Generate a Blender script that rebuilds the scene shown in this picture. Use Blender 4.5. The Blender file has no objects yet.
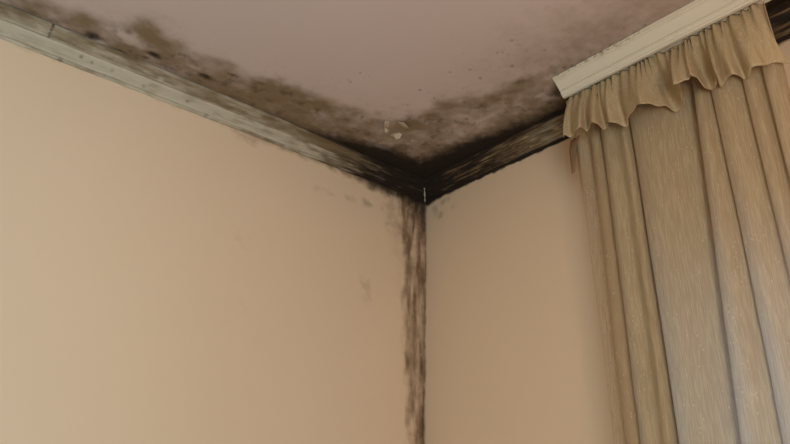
import bpy, math, random
import numpy as np
from mathutils import Matrix, Vector

random.seed(4)
scene = bpy.context.scene
COL = scene.collection

# ------------------------------------------------------------------ camera
# World: the room corner is x = 0, y = 0; the left wall is the plane y = 0 (running to -x),
# the right (window) wall is the plane x = 0 (running to -y); floor z = 0, ceiling z = 2.6.
CEIL = 2.6
PITCH, ROLL, YAW = 0.398021, 0.026872, 0.884
fwd = Vector((math.cos(YAW) * math.cos(PITCH), math.sin(YAW) * math.cos(PITCH), math.sin(PITCH)))
rt0 = Vector((math.sin(YAW), -math.cos(YAW), 0))
up0 = rt0.cross(fwd)
rt = rt0 * math.cos(ROLL) + up0 * math.sin(ROLL)
up = up0 * math.cos(ROLL) - rt0 * math.sin(ROLL)
cam_data = bpy.data.cameras.new('camera')
cam_data.sensor_width = 36.0
cam_data.lens = 629.84 / 790 * 36.0
cam_data.clip_start = 0.02
cam = bpy.data.objects.new('camera', cam_data)
COL.objects.link(cam)
cam.matrix_world = Matrix(((rt.x, up.x, -fwd.x, -1.53675), (rt.y, up.y, -fwd.y, -1.68855),
                           (rt.z, up.z, -fwd.z, 1.5), (0, 0, 0, 1)))
scene.camera = cam

# ------------------------------------------------------------------ light
vs = scene.view_settings
vs.view_transform = 'Standard'
vs.look = 'None'
vs.gamma = 1.0
vs.use_curve_mapping = False
vs.exposure = 0.0

world = bpy.data.worlds.new('sky')
scene.world = world
world.use_nodes = True
bg = world.node_tree.nodes['Background']
bg.inputs['Color'].default_value = (0.55, 0.74, 1.0, 1)      # dull overcast evening sky
bg.inputs['Strength'].default_value = 2.2


def area_light(name, loc, target, sx, sy, watts, col):
    d = bpy.data.lights.new(name, 'AREA')
    d.shape = 'RECTANGLE'
    d.size, d.size_y, d.energy, d.color = sx, sy, watts, col
    o = bpy.data.objects.new(name, d)
    COL.objects.link(o)
    o.location = loc
    o.rotation_euler = (Vector(target) - Vector(loc)).to_track_quat('-Z', 'Y').to_euler()
    return o


# daylight entering by the window in the back wall, behind the camera to the left
area_light('daylight', (-2.2, -2.53, 1.30), (-2.2, 0.0, 1.30), 1.2, 1.3, 42, (0.37, 0.78, 1.0))
# unseen warm fill lamp, added behind and above the camera
lamp_data = bpy.data.lights.new('fill_lamp', 'POINT')
lamp_data.energy, lamp_data.color, lamp_data.shadow_soft_size = 19, (1.0, 0.55, 0.20), 0.12
lamp = bpy.data.objects.new('fill_lamp', lamp_data)
lamp.location = (-1.15, -1.9, 1.75)
COL.objects.link(lamp)


# ------------------------------------------------------------------ helpers
def lin(r, g, b):
    f = lambda c: c / 12.92 if c <= 0.04045 else ((c + 0.055) / 1.055) ** 2.4
    return (f(r / 255), f(g / 255), f(b / 255), 1.0)


def tag(o, label=None, cat=None, group=None, kind=None):
    if label: o['label'] = label
    if cat: o['category'] = cat
    if group: o['group'] = group
    if kind: o['kind'] = kind
    return o


def mesh_obj(name, verts, faces, mat, parent=None, smooth=False, attrs=None):
    me = bpy.data.meshes.new(name)
    me.from_pydata([tuple(map(float, v)) for v in verts], [], faces)
    me.update()
    if smooth:
        me.polygons.foreach_set('use_smooth', [True] * len(me.polygons))
    for k, v in (attrs or {}).items():
        a = me.attributes.new(k, 'FLOAT', 'POINT')
        a.data.foreach_set('value', np.asarray(v, dtype=np.float32).ravel())
    me.materials.append(mat)
    o = bpy.data.objects.new(name, me)
    COL.objects.link(o)
    if parent: o.parent = parent
    return o


def empty(name, loc):
    o = bpy.data.objects.new(name, None)
    o.location = loc
    o.empty_display_size = 0.1
    COL.objects.link(o)
    return o


def box(name, lo, hi, mat, parent=None, bev=0.003):
    import bmesh
    bm = bmesh.new()
    bmesh.ops.create_cube(bm, size=1)
    for v in bm.verts:
        v.co = Vector([(lo[i] + hi[i]) / 2 + v.co[i] * (hi[i] - lo[i]) for i in range(3)])
    if bev:
        bmesh.ops.bevel(bm, geom=bm.edges[:], offset=bev, segments=2, affect='EDGES', profile=0.5)
    me = bpy.data.meshes.new(name)
    bm.to_mesh(me)
    bm.free()
    me.materials.append(mat)
    o = bpy.data.objects.new(name, me)
    COL.objects.link(o)
    if parent: o.parent = parent
    return o


def grid_faces(n, m, flip=False, skip=None):
    """quads of an n x m vertex grid, index i*m+j"""
    i, j = np.meshgrid(np.arange(n - 1), np.arange(m - 1), indexing='ij')
    i, j = i.ravel(), j.ravel()
    if skip is not None:
        k = ~skip(i, j)
        i, j = i[k], j[k]
    q = np.stack([i * m + j, (i + 1) * m + j, (i + 1) * m + j + 1, i * m + j + 1], 1)
    if flip: q = q[:, ::-1]
    return q.tolist()


# value noise for stains with a shape of their own, in metres on each surface
_rng = np.random.RandomState(11)
_TAB = _rng.rand(256, 256)


def vnoise(x, y):
    xi, yi = np.floor(x).astype(int), np.floor(y).astype(int)
    fx, fy = x - xi, y - yi
    fx, fy = fx * fx * (3 - 2 * fx), fy * fy * (3 - 2 * fy)
    g = lambda a, b: _TAB[a % 256, b % 256]
    return (g(xi, yi) * (1 - fx) * (1 - fy) + g(xi + 1, yi) * fx * (1 - fy)
            + g(xi, yi + 1) * (1 - fx) * fy + g(xi + 1, yi + 1) * fx * fy)


def fbm(x, y, scale, octaves=4):
    """about 0..1, mean 0.5"""
    x, y = np.asarray(x) * scale + 37.2, np.asarray(y) * scale + 91.7
    s, a, t = 0, 1.0, 0
    for _ in range(octaves):
        s = s + a * vnoise(x, y)
        t += a
        a *= 0.55
        x, y = x * 2.03 + 5.1, y * 2.03 + 9.7
    return s / t


def sstep(a, b, x):
    t = np.clip((x - a) / (b - a), 0, 1)
    return t * t * (3 - 2 * t)


def blobs(a, b, lst, wob=0.35):
    """soft ragged spots: centre (a, b), half sizes, strength"""
    out = np.zeros_like(a)
    n = (fbm(a, b, 45, 3) - 0.5) * 2 * wob * 1.6
    for ca, cb, ra, rb, s in lst:
        d = np.sqrt(((a - ca) / ra) ** 2 + ((b - cb) / rb) ** 2)
        out = np.maximum(out, s * (1 - sstep(0.1, 1.5, d + n)))
    return out


def spaced(*segs):
    """coordinates: (start, stop, step) runs joined"""
    v = []
    for s, e, st in segs:
        n = max(1, int(round(abs(e - s) / st)))
        v += list(np.linspace(s, e, n + 1)[:-1])
    v.append(segs[-1][1])
    return np.array(v)


# ------------------------------------------------------------------ materials
class NT:
    def __init__(self, name):
        self.m = bpy.data.materials.new(name)
        self.m.use_nodes = True
        self.t = self.m.node_tree
        self.b = self.t.nodes['Principled BSDF']
        self.out = self.t.nodes['Material Output']

    def n(self, kind, **kw):
        nd = self.t.nodes.new(kind)
        for k, v in kw.items(): setattr(nd, k, v)
        return nd

    def link(self, a, b): self.t.links.new(a, b)

    def put(self, sock, v):
        if hasattr(v, 'is_linked') or hasattr(v, 'links'): self.link(v, sock)
        else: sock.default_value = v

    def math(self, op, a, b=0.0, c=None, clamp=False):
        nd = self.n('ShaderNodeMath', operation=op, use_clamp=clamp)
        self.put(nd.inputs[0], a); self.put(nd.inputs[1], b)
        if c is not None: self.put(nd.inputs[2], c)
        return nd.outputs[0]

    def smooth(self, x, lo, hi):
        nd = self.n('ShaderNodeMapRange', interpolation_type='SMOOTHSTEP')
        self.put(nd.inputs['Value'], x)
        nd.inputs['From Min'].default_value = lo
        nd.inputs['From Max'].default_value = hi
        return nd.outputs['Result']

    def mix(self, f, a, b):
        nd = self.n('ShaderNodeMix', data_type='RGBA')
        self.put(nd.inputs['Factor'], f)
        self.put(nd.inputs[6], a)
        self.put(nd.inputs[7], b)
        return nd.outputs[2]

    def coord(self, scale=(1, 1, 1)):
        tc = self.n('ShaderNodeTexCoord')
        mp = self.n('ShaderNodeMapping')
        mp.inputs['Scale'].default_value = scale
        self.link(tc.outputs['Object'], mp.inputs['Vector'])
        return mp.outputs['Vector']

    def noise(self, scale, detail=4, rough=0.55, vec=None, dist=0.0):
        nd = self.n('ShaderNodeTexNoise')
        nd.inputs['Scale'].default_value = scale
        nd.inputs['Detail'].default_value = detail
        nd.inputs['Roughness'].default_value = rough
        nd.inputs['Distortion'].default_value = dist
        self.link(vec if vec is not None else self.coord(), nd.inputs['Vector'])
        return nd.outputs['Fac']

    def attr(self, name):
        nd = self.n('ShaderNodeAttribute', attribute_name=name)
        return nd.outputs['Fac']

    def bump(self, h, strength=0.3, dist=0.002):
        nd = self.n('ShaderNodeBump')
        nd.inputs['Strength'].default_value = strength
        nd.inputs['Distance'].default_value = dist
        self.link(h, nd.inputs['Height'])
        self.link(nd.outputs['Normal'], self.b.inputs['Normal'])


GRIME = lin(132, 111, 86)
MOULD = lin(38, 29, 22)
BARE = lin(196, 176, 150)


def mouldy(name, paint, paint2, grime=GRIME, mould=MOULD, bare=BARE, streak=(1, 1, 1), rough=0.85, bump=0.25):
    """painted plaster with brown damp film, black mould and bare chipped places (from vertex densities)"""
    k = NT(name)
    big = k.noise(2.2, 3)
    base = k.mix(big, paint, paint2)
    sv = k.coord(streak)
    n1 = k.noise(38, 5, 0.62, sv)
    n2 = k.noise(140, 3, 0.6, sv)
    n3 = k.noise(14, 4, 0.6, sv)
    g = k.math('MULTIPLY_ADD', k.math('SUBTRACT', n3, 0.5), 0.55, k.attr('grime'))
    g = k.math('MULTIPLY_ADD', k.math('SUBTRACT', n1, 0.5), 0.38, g)
    gf = k.math('MULTIPLY', k.smooth(g, 0.05, 0.95), k.smooth(k.attr('grime'), 0.0, 0.12))
    c = k.mix(gf, base, grime)
    b = k.math('MULTIPLY_ADD', k.math('SUBTRACT', n1, 0.5), 0.8, k.attr('bare'))
    bf = k.math('MULTIPLY', k.smooth(b, 0.3, 0.75), k.smooth(k.attr('bare'), 0.0, 0.15))
    c = k.mix(bf, c, bare)
    d = k.math('MULTIPLY_ADD', k.math('SUBTRACT', n1, 0.5), 0.6, k.attr('mould'))
    d = k.math('MULTIPLY_ADD', k.math('SUBTRACT', n2, 0.5), 0.22, d)
    df = k.math('MULTIPLY', k.smooth(d, 0.12, 1.1), k.smooth(k.attr('mould'), 0.0, 0.1))
    c = k.mix(df, c, mould)
    k.link(c, k.b.inputs['Base Color'])
    k.b.inputs['Roughness'].default_value = rough
    k.b.inputs['Specular IOR Level'].default_value = 0.25
    h = k.math('ADD', k.math('MULTIPLY', n1, k.math('ADD', k.attr('grime'), 0.12)), k.math('MULTIPLY', n2, 0.15))
    k.bump(h, bump, 0.003)
    return k.m


def plain(name, c1, c2, scale=12, rough=0.7, bump=0.1):
    k = NT(name)
    n = k.noise(scale, 4)
    k.link(k.mix(n, c1, c2), k.b.inputs['Base Color'])
    k.b.inputs['Roughness'].default_value = rough
    k.b.inputs['Specular IOR Level'].default_value = 0.3
    if bump: k.bump(n, bump)
    return k.m


M_WALL = mouldy('peach_wall_paint', lin(230, 197, 164), lin(226, 193, 158), grime=lin(126, 96, 68))
M_CEIL = mouldy('ceiling_paint', lin(206, 186, 178), lin(200, 180, 170))
M_CORN_L = mouldy('cornice_paint', lin(202, 188, 166), lin(184, 168, 142), grime=lin(124, 104, 76), streak=(0.25, 1.6, 1.6), bare=lin(200, 188, 166))
M_CORN_R = mouldy('cornice_paint_streaked', lin(196, 180, 152), lin(180, 160, 130), grime=lin(122, 98, 68), streak=(1.6, 0.2, 1.6), bare=lin(200, 170, 134))
M_PLAIN_WALL = plain('plain_peach_paint', lin(224, 196, 164), lin(220, 190, 156), 2)
M_FLOOR = plain('wood_floor', lin(150, 112, 78), lin(126, 90, 60), 5)
M_PELMET = mouldy('cream_gloss_paint', lin(220, 210, 190), lin(214, 202, 180), grime=lin(140, 118, 86), mould=lin(70, 56, 42), rough=0.5, bump=0.08)
M_TRACK = plain('white_track', lin(215, 208, 190), lin(205, 196, 176), 30)
M_FRAME = plain('white_window_paint', lin(226, 224, 218), lin(216, 214, 206), 14)


def fabric(name, sheer_base, through, g=1.0):
    k = NT(name)
    v = k.coord()
    fine = k.coord((1, 1, 0.05))
    thread = k.noise(430, 2, 0.5, fine)
    weave = k.noise(150, 3, 0.6, k.coord((1, 1, 0.3)))
    cloud = k.noise(9, 3, 0.55, v)
    vor = k.n('ShaderNodeTexVoronoi')
    vor.inputs['Scale'].default_value = 120
    k.link(k.coord((1, 1, 0.55)), vor.inputs['Vector'])
    dots = k.math('MULTIPLY', k.math('SUBTRACT', 1.0, k.smooth(vor.outputs['Distance'], 0.10, 0.24)),
                  k.smooth(k.noise(24, 2), 0.48, 0.60))
    c = k.mix(cloud, lin(177 * g, 153 * g, 118 * g), lin(160 * g, 137 * g, 103 * g))
    c = k.mix(k.math('MULTIPLY', k.smooth(thread, 0.40, 0.66), 0.45), c, lin(214, 194, 158))
    c = k.mix(k.math('MULTIPLY', k.smooth(weave, 0.45, 0.70), 0.22), c, lin(156, 132, 98))
    c = k.mix(k.math('MULTIPLY', dots, 0.4), c, lin(238, 226, 200))
    k.link(c, k.b.inputs['Base Color'])
    k.b.inputs['Roughness'].default_value = 0.9
    k.b.inputs['Specular IOR Level'].default_value = 0.1
    k.bump(weave, 0.25, 0.002)
    tr = k.n('ShaderNodeBsdfTranslucent')
    tr.inputs['Color'].default_value = lin(226, 216, 202)
    m1 = k.n('ShaderNodeMixShader')
    m1.inputs[0].default_value = through
    k.link(k.b.outputs[0], m1.inputs[1]); k.link(tr.outputs[0], m1.inputs[2])
    tp = k.n('ShaderNodeBsdfTransparent')
    m2 = k.n('ShaderNodeMixShader')
    f = k.math('ADD', k.attr('sheer'), sheer_base)
    f = k.math('MULTIPLY', f, k.math('MULTIPLY_ADD', thread, 0.8, 0.6), clamp=True)
    f = k.math('MULTIPLY', f, k.math('SUBTRACT', 1.0, k.math('MULTIPLY', dots, 0.5)), clamp=True)
    k.link(f, m2.inputs[0])
    k.link(m1.outputs[0], m2.inputs[1]); k.link(tp.outputs[0], m2.inputs[2])
    k.link(m2.outputs[0], k.out.inputs['Surface'])
    return k.m


M_CURT = fabric('sheer_beige_curtain', 0.0, 0.27)
M_FRILL = fabric('beige_frill_cloth', 0.0, 0.12, 1.10)
M_STRIP = plain('plain_brown', lin(140, 108, 78), lin(120, 90, 62), 60)

gk = NT('window_glass')
gk.b.inputs['Transmission Weight'].default_value = 1.0
gk.b.inputs['Roughness'].default_value = 0.0
gk.b.inputs['IOR'].default_value = 1.0
gk.b.inputs['Base Color'].default_value = (0.92, 0.96, 0.97, 1)
M_GLASS = gk.m

# ------------------------------------------------------------------ room size
XW, YB = -3.7, -2.6          # far side wall, back wall
WIN_Y0, WIN_Y1, WIN_Z0, WIN_Z1 = -2.15, -1.04, 0.9, 1.92      # window behind the curtain

# ------------------------------------------------------------------ ceiling
# outer edge of the damp stain, (along the left wall from the corner, away from the left wall)
STAIN = [(1.75, 0.06), (1.527, 0.117), (1.443, 0.145), (1.377, 0.165), (1.29, 0.202), (1.197, 0.233), (1.099, 0.228),
         (1.018, 0.212), (0.922, 0.236), (0.821, 0.262), (0.721, 0.269), (0.612, 0.273), (0.524, 0.314),
         (0.446, 0.369), (0.402, 0.462), (0.368, 0.601), (0.337, 0.729), (0.301, 0.842), (0.27, 1.0), (0.22, 1.3), (0.2, 2.2)]
CEIL_DARK = [(1.304, 0.095, 0.032, 0.022, 0.9), (1.343, 0.082, 0.04, 0.012, 0.5), (1.229, 0.077, 0.02, 0.012, 0.6),
             (1.205, 0.069, 0.014, 0.01, 0.8), (1.143, 0.125, 0.026, 0.016, 1.0), (1.159, 0.098, 0.02, 0.01, 0.7),
             (1.094, 0.095, 0.03, 0.012, 0.6), (1.038, 0.106, 0.02, 0.012, 0.6), (0.994, 0.126, 0.026, 0.017, 0.9),
             (0.932, 0.188, 0.018, 0.012, 0.6), (0.858, 0.208, 0.022, 0.01, 0.6), (0.792, 0.140, 0.022, 0.01, 0.65),
             (0.838, 0.121, 0.02, 0.01, 0.5), (0.709, 0.193, 0.03, 0.02, 0.35), (0.616, 0.167, 0.03, 0.02, 0.4),
             (0.168, 0.767, 0.03, 0.03, 0.8), (0.132, 0.714, 0.02, 0.03, 0.7), (0.282, 0.720, 0.02, 0.03, 0.35),
             (0.270, 0.633, 0.012, 0.03, 0.35), (0.328, 0.428, 0.02, 0.01, 0.4), (0.306, 0.348, 0.03, 0.012, 0.4),
             (0.352, 0.289, 0.012, 0.008, 0.5), (1.452, 0.079, 0.05, 0.015, 0.45)]
CEIL_PALE = [(1.242, 0.150, 0.055, 0.034, 0.9), (1.187, 0.144, 0.03, 0.018, 0.7), (1.281, 0.158, 0.03, 0.016, 0.6),
             (1.039, 0.150, 0.018, 0.01, 0.6), (1.055, 0.227, 0.03, 0.012, 0.25), (0.424, 0.292, 0.02, 0.02, 0.3),
             (0.218, 0.536, 0.012, 0.06, 0.5), (0.266, 0.435, 0.02, 0.03, 0.4), (0.193, 0.723, 0.012, 0.03, 0.4)]
SPECKS = [(0.44, 0.771), (0.451, 0.833), (0.439, 0.669), (0.39, 0.662), (0.475, 0.624), (0.391, 0.594), (0.342, 0.805),
          (0.353, 0.865), (0.48, 0.501), (0.419, 0.498), (0.365, 0.76), (0.411, 0.719), (0.665, 0.448), (0.68, 0.348),
          (0.66, 0.393), (0.238, 0.928), (0.243, 0.963), (0.241, 0.999), (0.236, 1.025), (0.236, 1.062), (0.227, 0.902),
          (0.243, 0.877), (0.25, 0.853), (0.25, 0.94), (0.245, 1.095), (0.287, 0.866), (0.282, 0.835), (0.25, 0.819), (0.292, 0.801)]


def stain_sd(a, b):
    """signed distance to the stain edge, positive inside (towards the walls)"""
    P = np.array(STAIN)
    best = np.full(a.shape, 9.0)
    for (x0, y0), (x1, y1) in zip(P[:-1], P[1:]):
        dx, dy = x1 - x0, y1 - y0
        t = np.clip(((a - x0) * dx + (b - y0) * dy) / (dx * dx + dy * dy), 0, 1)
        best = np.minimum(best, np.hypot(a - x0 - t * dx, b - y0 - t * dy))
    # inside test: below the edge as a function of a for the left run, or left of it for the right run
    order = np.argsort(P[:, 0])
    lim_b = np.interp(a, P[order, 0], P[order, 1])
    inside = np.where(a < P[:, 0].min(), True, b < lim_b)
    return np.where(inside, best, -best)


xs = -spaced((0, 1.75, 0.006), (1.75, -XW, 0.15))
ys = -spaced((0, 1.45, 0.006), (1.45, -YB, 0.15))
X, Y = np.meshgrid(xs, ys, indexing='ij')
a, b = -X, -Y
sd = stain_sd(a, b)
wob = (fbm(a, b, 9, 4) - 0.5)
grime = sstep(-0.06, 0.06, sd + wob * 0.12) * (0.69 + 1.0 * (fbm(a, b, 13, 4) - 0.5) + np.interp(a, [.5, .9], [0, .12]))
near = np.minimum(a, b)
corner = np.hypot(a, b)
grime = np.clip(grime + 0.30 * (1 - sstep(0.05, 0.22, near)) * (1 - sstep(0.5, 1.1, corner)) * (sd > 0), 0, 1.2)
# black band above the cornice
wl = np.interp(a, [0, .25, .45, .65, .9, 1.2, 1.6, 2], [.23, .20, .145, .112, .096, .092, .098, .08])
wr = np.interp(b, [0, .25, .45, .65, .9, 1.4, 2.2], [.23, .21, .165, .14, .14, .15, .1])
sl = np.interp(a, [0, .4, .6, .9, 1.2, 1.6, 2], [1.25, 1.15, .95, .75, .75, .75, 0])
sr = np.interp(b, [0, .8, 1.4, 2.2], [1.25, 1.2, 1.1, 0.2])
w2 = wob * 0.06
mould = np.maximum(sl * (1 - sstep(-0.09, 0.05, b - wl + w2)), sr * (1 - sstep(-0.10, 0.06, a - wr + w2)))
pale = blobs(a, b, CEIL_PALE)
mould = np.maximum(mould * (1 - 0.8 * pale), blobs(a, b, CEIL_DARK) * 0.95)
mould = np.maximum(mould, 0.5 * sstep(0.60, 0.72, fbm(a, b, 34, 3)) * sstep(0.0, 0.05, sd))
rs = random.Random(5)
spk = [(p[0], p[1], r_, r_, 0.75) for p in SPECKS for r_ in [rs.uniform(0.004, 0.009)]]
for _ in range(110):
    p = rs.choice(SPECKS)
    r_ = rs.uniform(0.003, 0.006)
    spk.append((p[0] + rs.gauss(0, .035), p[1] + rs.gauss(0, .05), r_, r_, rs.uniform(.3, .7)))
for _ in range(60):
    i = rs.randrange(3, 16)
    p = STAIN[i]
    r_ = rs.uniform(0.003, 0.006)
    spk.append((p[0] + abs(rs.gauss(0, .03)), p[1] + abs(rs.gauss(0, .05)), r_, r_, rs.uniform(.3, .6)))
mould = np.maximum(mould, 0.8 * blobs(a, b, spk, 0.1))
film = 0.30 * sstep(0.75, 0.35, a) * sstep(0.55, 0.95, b) * (0.6 + 0.8 * fbm(a, b, 7, 4)) + 0.16 * sstep(-0.2, 0.0, sd)   # broad brown tone by the pelmet, faint damp film around the stain
grime = np.maximum(grime * (1 - 0.55 * pale), film)
# blistered relief of the paint in the stained area
relief = (fbm(a, b, 30, 4) - 0.5) * 0.006 * sstep(0, .06, sd) + 0.004 * pale - 0.003 * blobs(a, b, CEIL_DARK)
Z = CEIL - np.where(near < 0.02, 0, relief)
ceil = mesh_obj('ceiling', np.stack([X, Y, Z], -1).reshape(-1, 3), grid_faces(len(xs), len(ys)), M_CEIL, None, True,
                {'grime': grime, 'mould': mould, 'bare': pale * 0.42})
tag(ceil, 'off-white ceiling stained brown and black by mould along both cornices', 'ceiling', kind='structure')

# curled paint flakes hanging from the ceiling near the corner
M_FLAKE = plain('paint_flake', lin(206, 186, 160), lin(188, 166, 138), 60)


def flake(cx, cy, ang, ln, wd, curl):
    n, m = 7, 5
    V = []
    for i in range(n):
        t = i / (n - 1)
        for j in range(m):
            w = (j / (m - 1) - 0.5) * wd * (1 - 0.5 * t) * (1 + 0.3 * math.sin(7 * t + 2.1 * j + 40 * cx)) + 0.15 * wd * t * math.sin(60 * cy)
            t *= 1 + 0.22 * math.sin(2.7 * j + 50 * cy) * (t > .5)
            r = ln * (math.sin(curl * t) / curl)
            h = ln * (1 - math.cos(curl * t)) / curl
            V.append((cx + math.cos(ang) * r - math.sin(ang) * w, cy + math.sin(ang) * r + math.cos(ang) * w,
                      CEIL + 0.001 - h - 0.0015 * math.cos(3 * w / wd)))
    o = mesh_obj('paint_flake', V, grid_faces(n, m), M_FLAKE, ceil, True)
    md = o.modifiers.new('thickness', 'SOLIDIFY')
    md.thickness = 0.0012
    return o


for args in [(-0.425, -0.290, 2.5, .030, .055, 1.7), (-0.392, -0.312, -1.2, .034, .050, 1.1), (-0.372, -0.258, 0.3, .024, .040, 1.5), (-0.408, -0.262, 1.8, .016, .024, 1.4)]:
    flake(*args)

# ------------------------------------------------------------------ walls
# left wall: plane y = 0, coordinates s = -x, z
ss = spaced((0, 0.5, 0.006), (0.5, 1.7, 0.012), (1.7, -XW, 0.2))
zs = spaced((0, 1.5, 0.3), (1.5, 2.3, 0.012), (2.3, 2.6, 0.006))
S, ZZ = np.meshgrid(ss, zs, indexing='ij')
edge = np.interp(ZZ, [1.5, 1.65, 1.85, 2.1, 2.3, 2.45, 2.6], [.066, .072, .095, .11, .118, .135, .17])
edge = edge + (fbm(S * 0.6, ZZ * 0.35, 38, 4) - 0.5) * 0.05
strip = 1 - sstep(-0.04, 0.022, S - edge)
streaks = fbm(S * 1.0, ZZ * 0.16, 60, 4)
grime = strip * (0.66 + 1.0 * (streaks - 0.5))
halo = 0.36 * (1 - sstep(0.10, 0.25, S)) * sstep(2.0, 2.5, ZZ) + 0.05 * (1 - sstep(0.05, .2, S))
under = np.interp(S, [0, .2, .45, .8, 1.0, 1.5], [.08, .06, .035, .035, .015, .01])
band = 1 - sstep(0.0, 1.0, (2.55 - ZZ + (fbm(S, ZZ, 30, 3) - .5) * .03) / under)
SM = [(0.296, 2.452, .03, .018, .55), (0.354, 2.445, .035, .016, .4), (0.491, 2.440, .04, .016, .34), (0.45, 2.442, .03, .014, .3),
      (0.27, 2.128, .035, .06, .40), (0.745, 2.187, .05, .05, .18), (0.737, 2.0, .05, .05, .15), (0.776, 2.535, .05, .03, .5),
      (0.177, 2.44, .04, .06, .25), (0.23, 2.3, .03, .06, .12)]
sm = blobs(S, ZZ, SM, 0.6)
grime = np.clip(np.maximum(np.maximum(grime, halo + 0.75 * sm), band * np.interp(S, [0, .4, 1, 1.6], [.9, .6, .35, .25])), 0, 1.1)
mould = strip * (0.10 + 1.3 * np.clip(fbm(S * 1.1, ZZ * 0.22, 44, 4) - 0.5, -.1, 1)) + 0.3 * strip * (1 - sstep(0.0, 0.03, np.abs(S - edge * 0.9))) * sstep(2.2, 2.5, ZZ)
mould = np.clip(np.maximum(mould, band * np.interp(S, [0, .25, .45, .8, 1.2], [1.1, .8, .3, .12, .05])), 0, 1.2)
mould = np.maximum(mould, 0.8 * (1 - sstep(0.02, 0.16, S + (2.5 - ZZ) * 0.9 + (fbm(S, ZZ, 20, 3) - .5) * .1)))
mould = np.maximum(mould, 0.55 * (1 - sstep(0.004, 0.010, np.abs(S - .062 - .006 * np.sin(ZZ * 30)))) * sstep(2.36, 2.42, ZZ))
bare = strip * sstep(0.55, 0.68, fbm(S, ZZ * 0.3, 40, 4)) * 0.4
relief = strip * (fbm(S, ZZ * 0.4, 70, 4) - 0.45) * 0.007
relief = np.where(S < 0.004, 0, relief)
V = np.stack([-S, -relief, ZZ], -1).reshape(-1, 3)
wl_o = mesh_obj('wall_left', V, grid_faces(len(ss), len(zs)), M_WALL, None, True, {'grime': grime, 'mould': mould, 'bare': bare})
tag(wl_o, 'plain peach plaster wall left of the mouldy corner', 'wall', kind='structure')

# right wall: plane x = 0, coordinates s = -y, z, with the opening of the window behind the curtain
ss = spaced((0, 0.6, 0.006), (0.6, -WIN_Y1, 0.02), (-WIN_Y1, 1.4, 0.02), (1.4, -WIN_Y0, 0.15), (-WIN_Y0, -YB, 0.25))
zs = spaced((0, WIN_Z0, 0.3), (WIN_Z0, 1.5, 0.15), (1.5, WIN_Z1, 0.015), (WIN_Z1, 2.4, 0.012), (2.4, 2.6, 0.006))
S, ZZ = np.meshgrid(ss, zs, indexing='ij')
under = np.interp(S, [0, .1, .3, .7, 1.5, 2], [.04, .022, .014, .012, .02, .01])
band = 1 - sstep(0.0, 1.0, (2.55 - ZZ + (fbm(S, ZZ, 40, 3) - .5) * .014) / under)
edge = 0.008 + (fbm(S, ZZ * .4, 50, 3) - .5) * .012
strip = 1 - sstep(-0.004, 0.006, S - edge)
SM = [(0.113, 2.515, .03, .014, .4), (0.151, 2.481, .02, .02, .2), (0.085, 2.465, .02, .02, .35), (0.06, 2.49, .02, .03, .4)]
grime = np.clip(np.maximum(np.maximum(strip * .6, 0.0 * S), np.maximum(band * .9, blobs(S, ZZ, SM, .6))), 0, 1)
mould = np.clip(np.maximum(band * np.interp(S, [0, .7, 1.2, 2], [1.15, 1.0, .9, .2]), strip * .35), 0, 1.2)
hole = lambda i, j: (ss[i] >= -WIN_Y1 - 1e-6) & (ss[i + 1] <= -WIN_Y0 + 1e-6) & (zs[j] >= WIN_Z0 - 1e-6) & (zs[j + 1] <= WIN_Z1 + 1e-6)
V = np.stack([np.zeros_like(S), -S, ZZ], -1).reshape(-1, 3)
wr_o = mesh_obj('wall_right', V, grid_faces(len(ss), len(zs), True, hole), M_WALL, None, True,
                {'grime': grime, 'mould': mould, 'bare': np.zeros_like(S)})
tag(wr_o, 'peach plaster wall behind the beige curtain', 'wall', kind='structure')

# window behind the curtain: reveal, frame, panes
win = empty('window_1', (0.1, (WIN_Y0 + WIN_Y1) / 2, WIN_Z0))
tag(win, 'dim daylit window hidden behind the sheer beige curtain', 'window', kind='structure')


def wbox(name, lo, hi, mat, bev=0.003):
    w = win.location
    return box(name, [lo[i] - w[i] for i in range(3)], [hi[i] - w[i] for i in range(3)], mat, win, bev)


T = 0.2
wbox('reveal', (0.003, WIN_Y0 - .03, WIN_Z1), (T, WIN_Y1 + .03, WIN_Z1 + .03), M_PLAIN_WALL, 0)
wbox('reveal', (0.003, WIN_Y0 - .03, WIN_Z0 - .03), (T, WIN_Y1 + .03, WIN_Z0), M_PLAIN_WALL, 0)
wbox('reveal', (0.003, WIN_Y1, WIN_Z0), (T, WIN_Y1 + .03, WIN_Z1), M_PLAIN_WALL, 0)
wbox('reveal', (0.003, WIN_Y0 - .03, WIN_Z0), (T, WIN_Y0, WIN_Z1), M_PLAIN_WALL, 0)
F = 0.055
ym = (WIN_Y0 + WIN_Y1) / 2
wbox('window_frame', (.11, WIN_Y0, WIN_Z1 - F), (.16, WIN_Y1, WIN_Z1), M_FRAME)
wbox('window_frame', (.11, WIN_Y0, WIN_Z0), (.16, WIN_Y1, WIN_Z0 + F), M_FRAME)
for yy in (WIN_Y0, ym - F / 2, WIN_Y1 - F):
    wbox('window_frame', (.11, yy, WIN_Z0 + F), (.16, yy + F, WIN_Z1 - F), M_FRAME)
for y0, y1 in ((WIN_Y0 + F, ym - F / 2), (ym + F / 2, WIN_Y1 - F)):
    wbox('pane', (.132, y0, WIN_Z0 + F), (.136, y1, WIN_Z1 - F), M_GLASS, 0)
wbox('window_sill', (-.04, WIN_Y0 - .03, WIN_Z0 - .03), (.11, WIN_Y1 + .03, WIN_Z0 + .004), M_FRAME)

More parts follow.
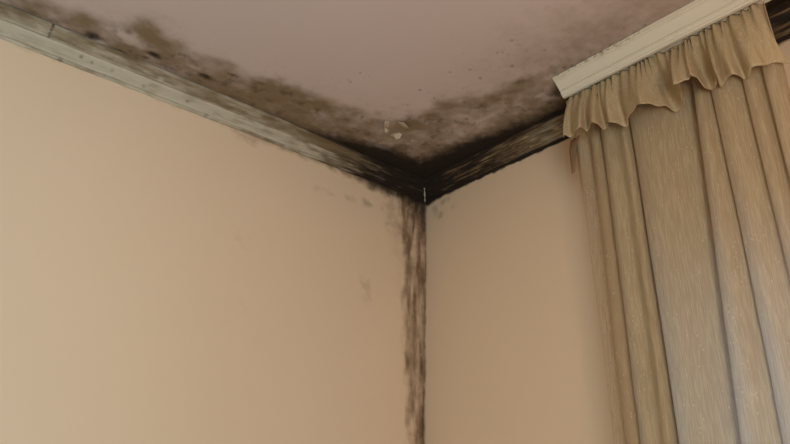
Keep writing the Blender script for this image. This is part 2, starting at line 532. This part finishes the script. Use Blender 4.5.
# the rest of the shell, behind the camera
fl = mesh_obj('floor', [(XW, YB, 0), (0, YB, 0), (0, 0, 0), (XW, 0, 0)], [(0, 1, 2, 3)], M_FLOOR)
tag(fl, 'brown wooden floor of the room', 'floor', kind='structure')
ws = mesh_obj('wall_side', [(XW, YB, 0), (XW, 0, 0), (XW, 0, CEIL), (XW, YB, CEIL)], [(0, 1, 2, 3)], M_PLAIN_WALL)
tag(ws, 'plain peach side wall opposite the window', 'wall', kind='structure')
bx0, bx1, bz0, bz1 = -2.8, -1.6, 0.65, 1.95
wb = mesh_obj('wall_back', [(XW, YB, 0), (0, YB, 0), (0, YB, CEIL), (XW, YB, CEIL), (bx0, YB, bz0), (bx1, YB, bz0), (bx1, YB, bz1), (bx0, YB, bz1)],
              [(0, 4, 5, 1), (1, 5, 6, 2), (2, 6, 7, 3), (3, 7, 4, 0)], M_PLAIN_WALL)
tag(wb, 'plain peach back wall with a window opening', 'wall', kind='structure')

# ------------------------------------------------------------------ cornices
PROF = [(.078, 0.0), (.078, -.006), (.072, -.008), (.064, -.009), (.056, -.013), (.049, -.019), (.046, -.023), (.040, -.0235),
        (.037, -.028), (.024, -.036), (.014, -.042), (.012, -.047), (.006, -.0475), (.003, -.052), (0.0, -.053)]


def resample(prof, step=0.0025):
    P = np.array(prof)
    out = [P[0]]
    for p, q in zip(P[:-1], P[1:]):
        n = max(1, int(round(np.linalg.norm(q - p) / step)))
        out += [p + (q - p) * i / n for i in range(1, n + 1)]
    return np.array(out)


def cornice(name, side, length, mat, label):
    pr = resample(PROF)
    m = len(pr)
    t = np.r_[0, np.cumsum(np.linalg.norm(np.diff(pr, axis=0), axis=1))]
    t /= t[-1]
    sc_ = spaced((0, 1.7, 0.006), (1.7, length, 0.2))
    S, TT = np.meshgrid(sc_, t, indexing='ij')
    N = np.broadcast_to(pr[:, 0], S.shape).copy()
    D = np.broadcast_to(pr[:, 1], S.shape).copy()
    SS = np.maximum(S, N)                       # mitre at the corner
    SS = N + S * (length - N) / length
    rough = (fbm(SS * 0.5, TT * 0.12, 60, 4) - 0.5)
    N += rough * 0.004 * sstep(0.02, 0.2, TT) * sstep(1, .9, TT) * (N > 0.001)
    n_a = fbm(SS * .35, TT * 0.10, 60, 4)
    n_b = fbm(SS * .22 + 3, TT * 0.16, 90, 4)
    if side == 'L':
        upper = 1 - sstep(0.36, 0.50, TT)
        grime = upper * (0.62 + 0.9 * (n_a - .5)) + (1 - upper) * (0.18 + .8 * (n_b - .5) + .7 * (fbm(SS, TT * .2, 25, 4) - .5))
        grime += np.interp(SS, [0, .3, .5, .7, .95], [.9, .6, .35, .12, 0])
        grime += 0.5 * sstep(.84, .95, TT) * np.interp(SS, [.4, .7, .9, 1.05], [.3, .8, .7, .2])
        mould = np.interp(SS, [0, .2, .35, .5, .68], [1.7, 1.45, .85, .4, .0]) * (0.8 + 1.0 * (n_b - .5))
        mould += (1 - sstep(.0, .16, TT)) * np.interp(SS, [.3, .6, 1.0, 1.4], [.6, .55, .35, .35])
        mould += 0.25 * sstep(.93, 1, TT)
        spots = [(1.307, .62, .007, .10), (1.277, .66, .007, .10), (1.223, .66, .008, .10), (1.35, .93, .009, .10), (1.235, .9, .006, .08), (1.13, .75, .006, .08),
                 (1.0, .7, .008, .08), (.93, .9, .012, .1)]
        for c_, t_, rs_, rt_ in spots:
            mould += 0.55 * (1 - sstep(.2, 1.4, np.hypot((SS - c_) / rs_, (TT - t_) / rt_)))
        mould += 0.7 * (1 - sstep(.002, .006, np.abs(SS - 1.395))) * (1 - sstep(.4, .55, TT))
        bare = np.zeros_like(S)
        for c_, t_, rs_, rt_ in [(1.145, .28, .02, .10), (1.095, .33, .018, .10), (1.04, .36, .02, .08), (.62, .62, .09, .12), (.8, .6, .1, .12), (.45, .68, .06, .07), (1.37, .5, .05, .18)]:
            bare = np.maximum(bare, (0.1 + 0.8 * n_b) * (1 - sstep(.0, 1.6, np.hypot((SS - c_) / rs_, (TT - t_) / rt_))))
    else:
        n_c = fbm(SS * .12, TT * 0.2, 110, 4)
        fade = np.interp(SS, [0, .2, .35, .6, .9, 1.6], [1.7, 1.5, 1.05, .55, .8, 1.1])
        grime = 0.55 + 0.9 * (n_a - .5) + 0.3 * fade
        mould = fade * (0.85 + 2.2 * (n_c - .5)) + (1 - sstep(0, .22, TT)) * .7 + .9 * sstep(.86, .97, TT) * np.interp(SS, [0, .7, 1.5], [1, .9, .8])
        bare = sstep(.54, .66, n_c) * np.interp(SS, [.1, .3, .6, .9, 1.2], [.1, .4, .65, .5, .2]) * sstep(.15, .3, TT) * sstep(.95, .85, TT)
        mould *= (1 - .6 * bare)
    if side == 'L':
        V = np.stack([-SS, -N, CEIL + D], -1)
        fl_ = False
    else:
        V = np.stack([-N, -SS, CEIL + D], -1)
        fl_ = True
    o = mesh_obj(name, V.reshape(-1, 3), grid_faces(len(sc_), m, fl_), mat, None, False,
                 {'grime': np.clip(grime, 0, 1.1), 'mould': np.clip(mould, 0, 1.2), 'bare': np.clip(bare, 0, 1)})
    return tag(o, label, 'cornice', kind='structure')


c_left = cornice('trim_1', 'L', -XW, M_CORN_L, 'pale grey plaster cornice along the left wall blackened near the corner')
c_right = cornice('trim_2', 'R', -YB, M_CORN_R, 'streaked blackened plaster cornice running behind the curtain')

# pale chip of bare plaster on the mitre between the two cornices
pr = np.array(PROF[6:])
V, Fc = [], []
for i, (n_, d_) in enumerate(pr):
    w = 0.0022 * (0.6 + 0.5 * math.sin(2.3 * i + 1))
    V += [(-n_ - .0035 - w, -n_ - .0035 + w, CEIL + d_ - .001), (-n_ - .0035 + w, -n_ - .0035 - w, CEIL + d_ - .001), (-n_ - .001, -n_ - .001, CEIL + d_ + .002)]
for i in range(len(pr) - 1):
    for j in range(3):
        k2 = (j + 1) % 3
        Fc.append((3 * i + j, 3 * i + k2, 3 * i + 3 + k2, 3 * i + 3 + j))
Fc += [(0, 2, 1), (3 * len(pr) - 3, 3 * len(pr) - 2, 3 * len(pr) - 1)]
mesh_obj('bare_plaster_chip', V, Fc, plain('bare_plaster', lin(206, 196, 180), lin(180, 166, 146), 90), c_left)

# ------------------------------------------------------------------ pelmet
pel = empty('pelmet', (-0.21, -1.5, CEIL))
tag(pel, 'cream moulded wooden pelmet fixed to the ceiling above the curtain', 'pelmet')
PP = [(-.2370, 2.600), (-.2395, 2.5965), (-.2385, 2.5930), (-.2330, 2.5915), (-.2325, 2.5885), (-.2270, 2.5860), (-.2215, 2.5800), (-.2150, 2.5735), (-.2105, 2.5700), (-.2095, 2.5655),
      (-.2045, 2.5650), (-.2050, 2.5600), (-.2010, 2.5550), (-.1975, 2.5535), (-.1965, 2.5495), (-.1950, 2.5490), (-.1880, 2.5490), (-.1870, 2.5500), (-.1870, 2.600)]
ysp = spaced((-.803, -.8045, .0015), (-.8045, -1.6, .006), (-1.6, -2.4, .1))
pp = resample(PP, .0018)
YY, II = np.meshgrid(ysp, np.arange(len(pp)), indexing='ij')
V = np.stack([pp[II, 0], YY, pp[II, 1]], -1).reshape(-1, 3) - np.array(pel.location)
n0, m0 = len(ysp), len(pp)
fcs = grid_faces(n0, m0, True) + [list(range(m0))] + [[(n0 - 1) * m0 + i for i in range(m0)][::-1]]
TT = II / (m0 - 1)
dd = fbm(YY, TT * .05, 60, 4)
d2 = fbm(YY, pp[II, 1] - pp[II, 0], 140, 3)
topm = (1 - sstep(.02, .20, TT)) * np.interp(-YY, [.8, .84, 1.02, 1.2], [.5, .8, .7, .1])
mould = topm * sstep(.50, .72, d2) * 0.8 + 0.5 * (1 - sstep(.0, .03, TT)) * sstep(.35, .6, dd)
mould = np.where(TT > .7, 0, mould)
fascia = mesh_obj('fascia', V, fcs, M_PELMET, pel, False, {'grime': np.clip(mould * .7 + .10 * (TT < .2), 0, 1), 'mould': np.clip(mould, 0, 1), 'bare': mould * 0})
trk = [-.172, -.158]
box('curtain_track', (trk[0] + .21, -2.35 + 1.5, 2.556 - CEIL), (trk[1] + .21, -.812 + 1.5, 0), M_TRACK, pel, .001)

# ------------------------------------------------------------------ curtain
cur = empty('curtain', (-.17, -1.08, 0.03))
tag(cur, 'sheer beige curtain with a gathered frill hanging below the cream pelmet', 'curtain')
CO = np.array(cur.location)
# folds in plan: (y at z 2.2, y at z 1.6, x)
FOLDS = [(-.806, -.826, -.150), (-.822, -.836, -.163), (-.845, -.850, -.152), (-.868, -.872, -.173), (-.886, -.892, -.168),
         (-.8935, -.9020, -.118), (-.897, -.906, -.170), (-.915, -.925, -.181), (-.940, -.948, -.171), (-.969, -.977, -.177),
         (-.9795, -.9890, -.116), (-.984, -.994, -.170), (-1.02, -1.02, -.183), (-1.07, -1.06, -.174), (-1.11, -1.09, -.162),
         (-1.14, -1.113, -.150), (-1.1495, -1.1235, -.142), (-1.1500, -1.124, -.183), (-1.170, -1.150, -.192), (-1.187, -1.183, -.172),
         (-1.1935, -1.195, -.164), (-1.196, -1.199, -.180), (-1.220, -1.225, -.189), (-1.250, -1.250, -.172), (-1.263, -1.266, -.162),
         (-1.266, -1.270, -.180), (-1.285, -1.290, -.184), (-1.300, -1.305, -.160), (-1.306, -1.310, -.158), (-1.310, -1.316, -.178),
         (-1.326, -1.332, -.182), (-1.340, -1.345, -.172), (-1.347, -1.352, -.158)]


def catmull(P, per):
    P = np.asarray(P, float)
    E_ = np.vstack([2 * P[0] - P[1], P, 2 * P[-1] - P[-2]])
    # centripetal-like damping: use limited tangents to avoid loops at the sharp folds
    out = []
    for i in range(1, len(E_) - 2):
        p0, p1, p2, p3 = E_[i - 1], E_[i], E_[i + 1], E_[i + 2]
        L_ = np.linalg.norm(p2 - p1)
        t1, t2 = (p2 - p0) / 2, (p3 - p1) / 2
        for t in (t1, t2):
            nn = np.linalg.norm(t)
            if nn > L_: t *= L_ / nn
        for k in range(per):
            u = k / per
            h = (2 * u ** 3 - 3 * u ** 2 + 1, u ** 3 - 2 * u ** 2 + u, -2 * u ** 3 + 3 * u ** 2, u ** 3 - u ** 2)
            out.append(h[0] * p1 + h[1] * t1 + h[2] * p2 + h[3] * t2)
    out.append(P[-1])
    return np.array(out)


FA = np.array(FOLDS)
top_c = catmull(FA[:, [0, 2]], 6)
bot_c = catmull(FA[:, [1, 2]], 6)
zl = spaced((2.548, 2.44, .012), (2.44, 1.45, .02), (1.45, .03, .12))
V = []
nu = len(top_c)
for z in zl:
    k = min(max((2.2 - z) / 0.6, -0.35), 1.25)
    pc = top_c * (1 - k) + bot_c * k
    xx = pc[:, 1].copy()
    yy = pc[:, 0].copy()
    open_ = 1 + 0.10 * min(1, max(0, (2.2 - z)))
    xx = -.170 + (xx + .170) * open_
    g = sstep(2.36, 2.52, z)                                        # gathered under the tape
    u = np.linspace(0, 1, nu)
    xx = xx * (1 - g) + g * (-.176 + .004 * np.sin(u * 150))
    xx = xx + .0035 * (fbm(u * 14, np.full(nu, z * 1.2), 1.0, 3) - .5) * 2
    yy = yy + .004 * (fbm(u * 6 + 9, np.full(nu, z * 2.2), 1.0, 3) - .5) * 2
    V += list(np.stack([xx, yy, np.full(nu, z)], 1))
V = np.array(V)
u = np.tile(np.linspace(0, 1, nu), len(zl))
sheer = np.interp(u, [0, .03, .09, .15, .18], [.88, .72, .50, .22, 0]) * sstep(2.42, 2.2, V[:, 2])
pan = mesh_obj('curtain_panel', V - CO, grid_faces(len(zl), nu), M_CURT, cur, True, {'sheer': sheer})

# frill: plan of its hem (x, y) and of its gathered top
HEM = [(-.270, -.843), (-.276, -.848), (-.254, -.857), (-.292, -.905), (-.251, -.904), (-.285, -.944), (-.224, -.940), (-.248, -.969), (-.212, -.982), (-.207, -.992),
       (-.228, -1.008), (-.262, -1.052), (-.274, -1.071), (-.244, -1.081), (-.205, -1.095), (-.174, -1.106), (-.190, -1.127), (-.240, -1.152), (-.284, -1.166), (-.289, -1.158),
       (-.287, -1.177), (-.272, -1.187), (-.285, -1.200), (-.240, -1.201), (-.199, -1.203), (-.215, -1.222), (-.257, -1.240), (-.225, -1.232), (-.199, -1.227), (-.207, -1.243),
       (-.219, -1.264), (-.183, -1.273), (-.213, -1.298), (-.209, -1.318), (-.194, -1.325), (-.186, -1.343), (-.178, -1.361)]
hem = catmull(HEM, 8)
nf = len(hem)
# keep the gathered top evenly spread by hem length
al = np.r_[0, np.cumsum(np.linalg.norm(np.diff(hem, axis=0), axis=1))]
al /= al[-1]
ytop = -.812 + (-1.332 + .812) * (0.35 * al + 0.65 * (hem[:, 1] - hem[0, 1]) / (hem[-1, 1] - hem[0, 1]))
V = []
nv = 26
sh = []
for i in range(nv):
    t = i / (nv - 1)
    e = t ** 1.15
    gather = .006 * np.sin(al * 210 + 2 * np.sin(al * 31)) * (1 - t) ** 1.5
    z_top = 2.552 - .010 * np.exp(-((ytop + 1.13) / .035) ** 2) + .002 * np.sin(al * 90)
    z_hem = 2.370 + .004 * np.sin(al * 60) + .003 * np.sin(al * 143)
    x = (-.179 + gather) * (1 - e) + hem[:, 0] * e
    y = ytop * (1 - e) + hem[:, 1] * e
    # crown of the fold swells outwards a little half way down
    x = x - .012 * math.sin(math.pi * t) 
    z = z_top * (1 - t) + z_hem * t
    V += list(np.stack([x, y, z], 1))
fr = mesh_obj('frill', np.array(V) - CO, grid_faces(nv, nf), M_FRILL, cur, True, {'sheer': np.zeros(nv * nf)})
md = fr.modifiers.new('cloth_thickness', 'SOLIDIFY')
md.thickness = 0.0012

# narrow brown tapering strip at the outer edge
V = []
for i in range(9):
    t = i / 8
    for j in range(4):
        V.append((-.168 - .006 * math.sin(t * 3), -.798 + .008 * t - .030 * (j / 3) * (1 - .6 * t) + .002 * math.sin(6 * t), 2.42 - .105 * t + .002 * j))
tp = mesh_obj('brown_strip', np.array(V) - CO, grid_faces(9, 4), M_STRIP, cur, True)
tp.modifiers.new('cloth_thickness', 'SOLIDIFY').thickness = .001
